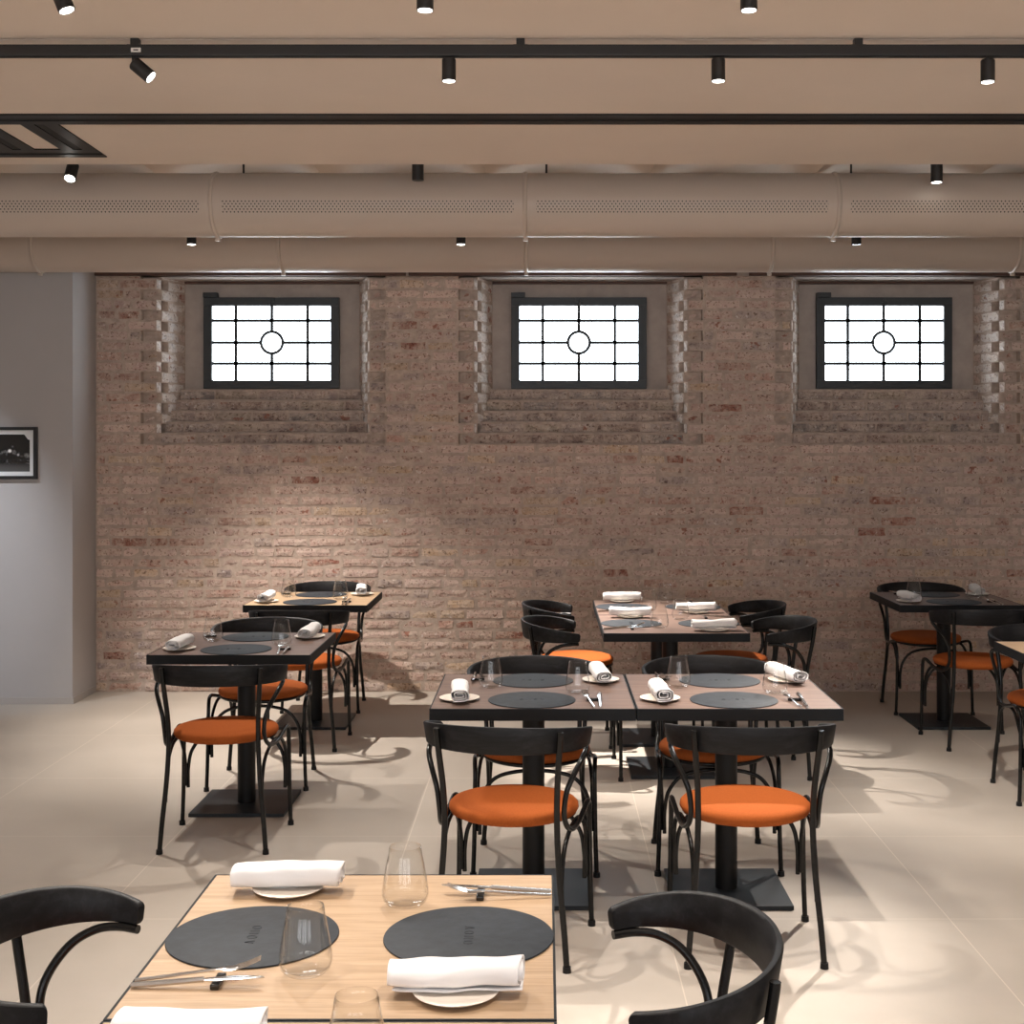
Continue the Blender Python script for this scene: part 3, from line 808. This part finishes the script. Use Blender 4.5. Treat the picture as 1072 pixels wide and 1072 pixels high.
# ------------------------------------------------------------------ tables
def build_table(wood):
    root = empty('dining_table'); hw = .349; e = .0045
    bm = B(); box(bm, -hw + e, hw - e, -hw + e, hw - e, TH - .036, TH)
    tag(finish('tabletop', bm, wood, root), 'wood grain top')
    bm = B()
    box(bm, -hw, hw, -hw, -hw + e, TH - .040, TH + .0006, 0, .001); box(bm, -hw, hw, hw - e, hw, TH - .040, TH + .0006, 0, .001)
    box(bm, -hw, -hw + e, -hw + e, hw - e, TH - .040, TH + .0006); box(bm, hw - e, hw, -hw + e, hw - e, TH - .040, TH + .0006)
    tag(finish('edge_band', bm, M['edge'], root), 'black edge band')
    bm = B(); box(bm, -.16, .16, -.16, .16, TH - .046, TH - .0365, 0, .002); box(bm, -.22, .22, -.02, .02, TH - .052, TH - .045, 0, .002)
    finish('mounting_plate', bm, M['black'], root)
    bm = B(); cyl(bm, (0, 0, .014), .040, TH - .062, 40); finish('column', bm, M['black'], root, smooth=True, angle=40)
    bm = B(); box(bm, -.208, .208, -.208, .208, 0.0, .016, 0, .002); finish('base_plate', bm, M['base_plate'], root)
    return root
TABLES = [
 ('front', -.330, 2.390, 'oak', 'large pale oak table in the foreground, square black edge', 'the foreground oak table'),
 ('front2', -.330, 1.688, 'oak', 'oak table joined in front, cut off by the bottom edge', 'the table cut by bottom edge'),
 ('midL', -.040, 4.830, 'walnut', 'left one of the two joined brown tables in the middle', 'the left joined middle table'),
 ('midR', .661, 4.830, 'walnut', 'right one of the two joined brown tables in the middle', 'the right joined middle table'),
 ('left', -1.346, 6.000, 'walnut', 'dark brown table at left with a chair in front', 'the dark left table'),
 ('farleft', -1.345, 7.800, 'oak', 'oak table at left nearest the brick wall', 'the oak table by brick wall'),
 ('rear1', .630, 6.665, 'walnut', 'nearer of the two joined brown tables at rear centre', 'the nearer rear centre table'),
 ('rear2', .630, 7.366, 'walnut', 'farther of the two joined brown tables at rear centre', 'the farther rear centre table'),
 ('right', 2.345, 7.800, 'walnut', 'dark brown table at right nearest the brick wall', 'the dark right table'),
 ('rightfront', 2.400, 5.708, 'oak', 'oak table cut off by the right edge', 'the oak table at right edge'),
]
proto = {'oak': build_table(M['oak']), 'walnut': build_table(M['walnut'])}
for k in proto: CHILD[proto[k]] = [(c, []) for c in kids(proto[k])]
used = set(); TPOS = {}
for (k, x, y, w, lab, short) in TABLES:
    o = proto[w] if w not in used else dup(proto[w], (0, 0, 0)); used.add(w)
    o.location = (x, y, 0); tag(o, lab, 'table', 'square pedestal tables'); TPOS[k] = (x, y, short)

# ------------------------------------------------------------------ place settings
def build_mat():
    root = empty('placemat')
    bm = B(); lathe(bm, [(0, 0.0005), (.152, 0.0005), (.153, .0015), (.1525, .003), (.151, .0035), (0, .0035)], 72)
    finish('leather_disc', bm, M['mat'], root, smooth=True, angle=40)
    bm = B()                                     # small worn stamped marks in the middle
    x = -.036
    for g in ('o', 'i', 'o', 'v'):
        z = .0037
        if g == 'o': tube(bm, [(x + .0065 * math.cos(a * PI / 8), .0085 * math.sin(a * PI / 8), z) for a in range(16)], 0.0007, 6, spline=False, closed=True)
        elif g == 'i':
            for q in (-.006, .006): tube(bm, [(x + q, -.0085, z), (x + q, .0085, z)], 0.0007, 6, spline=False)
        else:
            tube(bm, [(x - .006, .0085, z), (x, -.0085, z), (x + .006, .0085, z)], 0.0007, 6, spline=False)
        x += .024
    finish('stamp', bm, M['emboss'], root)
    return root
def build_plate():
    bm = B(); lathe(bm, [(0, .001), (.045, .001), (.060, .004), (.0695, .0085), (.0705, .0100), (.069, .0105), (.058, .0085), (.045, .0075), (0, .0072)], 56)
    return finish('side_plate', bm, M['plate'], None, smooth=True, angle=50)
def build_napkin(var):
    """cloth rolled flat, axis along Y, lying on the plate"""
    rnd = random.Random(40 + var)
    ln = .212; ny = 26
    bm = B(); prof = []
    nt_ = 60; turns = 2.7
    for i in range(nt_ + 1):
        t = i / nt_; a = -PI / 2 - .5 + t * turns * 2 * PI
        k = 1 - .72 * t
        hx = .036 * k; hz = .0235 * k
        e = 2 / 2.8
        ca, sa = math.cos(a), math.sin(a)
        prof.append((math.copysign(abs(ca) ** e, ca) * hx, math.copysign(abs(sa) ** e, sa) * hz + .0245))
    prof = [(.030, .0012 + .0)] + prof if False else prof
    ph = [rnd.uniform(0, 6) for _ in range(6)]
    rows = []
    for j in range(ny + 1):
        v = j / ny; y = (v - .5) * ln
        row = []
        for i, (px, pz) in enumerate(prof):
            t = i / nt_
            s = 1 + .03 * math.sin(5 * v + ph[0]) + .015 * math.sin(11 * v + ph[1] + 2 * t)
            w = .0012 * math.sin(7 * v + ph[2] + px * 70) + .0007 * math.sin(17 * v + ph[3] + pz * 160)
            endj = (abs(v - .5) * 2) ** 3
            yy = y * (1 + .02 * math.sin(7 * t * PI + ph[4])) + (0.004 * math.sin(12 * t + ph[5])) * endj
            zz = max(.0012, pz * (1 + .07 * math.sin(4 * v + ph[3])) + w)
            row.append(bm.verts.new((px * s + w, yy, zz)))
        rows.append(row)
    for a, b in zip(rows, rows[1:]):
        for i in range(nt_): bm.faces.new((a[i], a[i + 1], b[i + 1], b[i]))
    o = finish('napkin', bm, M['linen'], None, smooth=True)
    md = o.modifiers.new('thickness', 'SOLIDIFY'); md.thickness = .0028; md.offset = -1
    return o
def build_glass():
    bm = B()
    out = [(0, .0012), (.026, .0012), (.034, .004), (.0415, .012), (.0448, .022), (.0445, .032), (.0420, .050), (.0375, .075), (.0330, .098), (.0304, .1145)]
    inn = [(.0295, .1145), (.0320, .098), (.0364, .075), (.0408, .050), (.0432, .032), (.0434, .022), (.0400, .0135), (.030, .0075), (0, .0065)]
    lathe(bm, out + inn, 48)
    return finish('tumbler', bm, M['glass'], None, smooth=True)
def strip(bm, pts, half_t):
    """pts: (x centre, y, z, half width) -> a slightly rounded flat bar"""
    rings = []
    for (x, y, z, w) in pts:
        rings.append([bm.verts.new((x + a, y, z + b)) for a, b in ((-w, 0), (-w * .6, half_t), (w * .6, half_t), (w, 0), (w * .6, -half_t), (-w * .6, -half_t))])
    for a, b in zip(rings, rings[1:]):
        for k in range(6): bm.faces.new((a[k], a[(k + 1) % 6], b[(k + 1) % 6], b[k]))
    bm.faces.new(rings[0][::-1]); bm.faces.new(rings[-1])
def build_fork():
    bm = B()
    strip(bm, [(0, 0, .0040, .0036), (0, .002, .0043, .0042), (0, .05, .0075, .0038), (0, .10, .0115, .0030), (0, .128, .0140, .0027)], .0022)
    strip(bm, [(0, .128, .0140, .0027), (0, .137, .0150, .0050), (0, .146, .0148, .0105), (0, .158, .0150, .0120), (0, .166, .0165, .0118)], .0011)
    for k in range(4):
        x = -.0093 + .0062 * k
        strip(bm, [(x, .164, .0162, .0021), (x, .180, .0205, .0019), (x, .196, .0265, .0015), (x, .203, .0295, .0007)], .0009)
    return finish('fork', bm, M['steel'], None, smooth=True, angle=40)
def build_knife():
    bm = B()
    strip(bm, [(0, 0, .0050, .0042), (0, .003, .0050, .0052), (0, .06, .0085, .0056), (0, .105, .0118, .0048), (0, .118, .0128, .0040)], .0038)
    strip(bm, [(0, .116, .0127, .0036), (0, .125, .0132, .0072), (0, .160, .0150, .0085), (0.001, .190, .0160, .0078), (0.003, .208, .0165, .0050), (0.004, .216, .0168, .0012)], .0009)
    return finish('knife', bm, M['steel'], None, smooth=True, angle=40)
def build_rest():
    bm = B(); box(bm, -.026, .026, -.0075, .0075, 0.0003, .0095, 0, .003, 3)
    return finish('cutlery_rest', bm, M['rest'], None, smooth=True, angle=50)
P0 = {'placemat': build_mat(), 'side_plate': build_plate(), 'tumbler': build_glass(), 'fork': build_fork(), 'knife': build_knife(), 'cutlery_rest': build_rest()}
NAP = [build_napkin(i) for i in range(4)]
CHILD[P0['placemat']] = [(c, []) for c in kids(P0['placemat'])]
first = set()
def place(kind, tbl, phi, lx, ly, dz=0.0, rot=0.0, label='', cat='', group='', src=None):
    src = src or P0[kind]
    o = src if src not in first else (dup(src, (0, 0, 0)) if src in CHILD else None)
    if o is None:
        o = src.copy(); COL.objects.link(o)
    first.add(src)
    x, y, _ = TPOS[tbl]
    c, s = math.cos(phi), math.sin(phi)
    o.location = (x + c * lx - s * ly, y + s * lx + c * ly, TH + dz)
    o.rotation_euler = (0, 0, phi + rot)
    tag(o, label, cat, group); return o
SIDE = {'near': 0.0, 'far': PI, 'left': -PI / 2, 'right': PI / 2}
nset = 0
def setting(tbl, side, only=None, nap_rot=0.0, nap_x=0.0):
    global nset
    phi = SIDE[side]; r = random.Random(nset * 13 + 5); nset += 1
    wh = '%s side of %s' % (side, TPOS[tbl][2])
    def J(a): return r.uniform(-a, a)
    def want(k): return only is None or k in only
    if want('mat'): place('placemat', tbl, phi, J(.004), -.194, .0003, J(.05), 'round charcoal leather placemat, ' + wh, 'placemat', 'round placemats')
    px, py = -.252 + J(.006) + nap_x, -.184 + J(.006)
    if want('plate'): place('side_plate', tbl, phi, px, py, .0005, 0, 'small cream plate under a napkin, ' + wh, 'plate', 'side plates')
    if want('napkin'): place('napkin', tbl, phi, px, py, .0108, nap_rot + J(.07), 'rolled white napkin on a plate, ' + wh, 'napkin', 'rolled napkins', src=NAP[nset % 4])
    if want('glass'): place('tumbler', tbl, phi, .163 + J(.008), -.062 + J(.008), .0003, 0, 'clear tapered water glass, ' + wh, 'glass', 'water glasses')
    if want('cutlery'):
        place('cutlery_rest', tbl, phi, .213, -.205, .0003, J(.1), 'small black cutlery rest, ' + wh, 'cutlery rest', 'cutlery rests')
        place('fork', tbl, phi, .209, -.343, .0012, .10 + J(.06), 'steel fork propped on rest, ' + wh, 'fork', 'forks')
        place('knife', tbl, phi, .229, -.343, .0005, .02 + J(.04), 'steel knife propped on rest, ' + wh, 'knife', 'knives')
setting('front', 'left'); setting('front', 'right')
setting('front2', 'left', ('plate', 'napkin')); setting('front2', 'right', ('glass',))
for t in ('midL', 'midR', 'left', 'farleft', 'right'):
    setting(t, 'near', nap_rot={'midL': 0, 'midR': .12, 'left': -.05, 'farleft': -.08, 'right': .1}[t])
    setting(t, 'far', nap_rot={'midL': .03, 'midR': .30, 'left': -.1, 'farleft': .1, 'right': -.1}[t])
for t in ('rear1', 'rear2'):
    setting(t, 'left'); setting(t, 'right')

# ------------------------------------------------------------------ world, camera, view
w = bpy.data.worlds.new('room'); S.world = w; w.use_nodes = True
w.node_tree.nodes['Background'].inputs[0].default_value = (0.75, 0.85, 1.0, 1); w.node_tree.nodes['Background'].inputs[1].default_value = 0.3
cam = bpy.data.cameras.new('camera'); co = bpy.data.objects.new('camera', cam); COL.objects.link(co)
co.location = (0, 0, CH); co.rotation_euler = (PI / 2, 0, 0)
cam.sensor_width = 36.0; cam.lens = F / 1072 * 36.0
cam.shift_x = -(U0 - 536) / 1072; cam.shift_y = -(536 - V0) / 1072
cam.clip_start = 0.05; cam.clip_end = 60
S.camera = co
S.view_settings.view_transform = 'Standard'; S.view_settings.look = 'None'
S.view_settings.gamma = 1.0; S.view_settings.use_curve_mapping = False
S.view_settings.exposure = 0.36
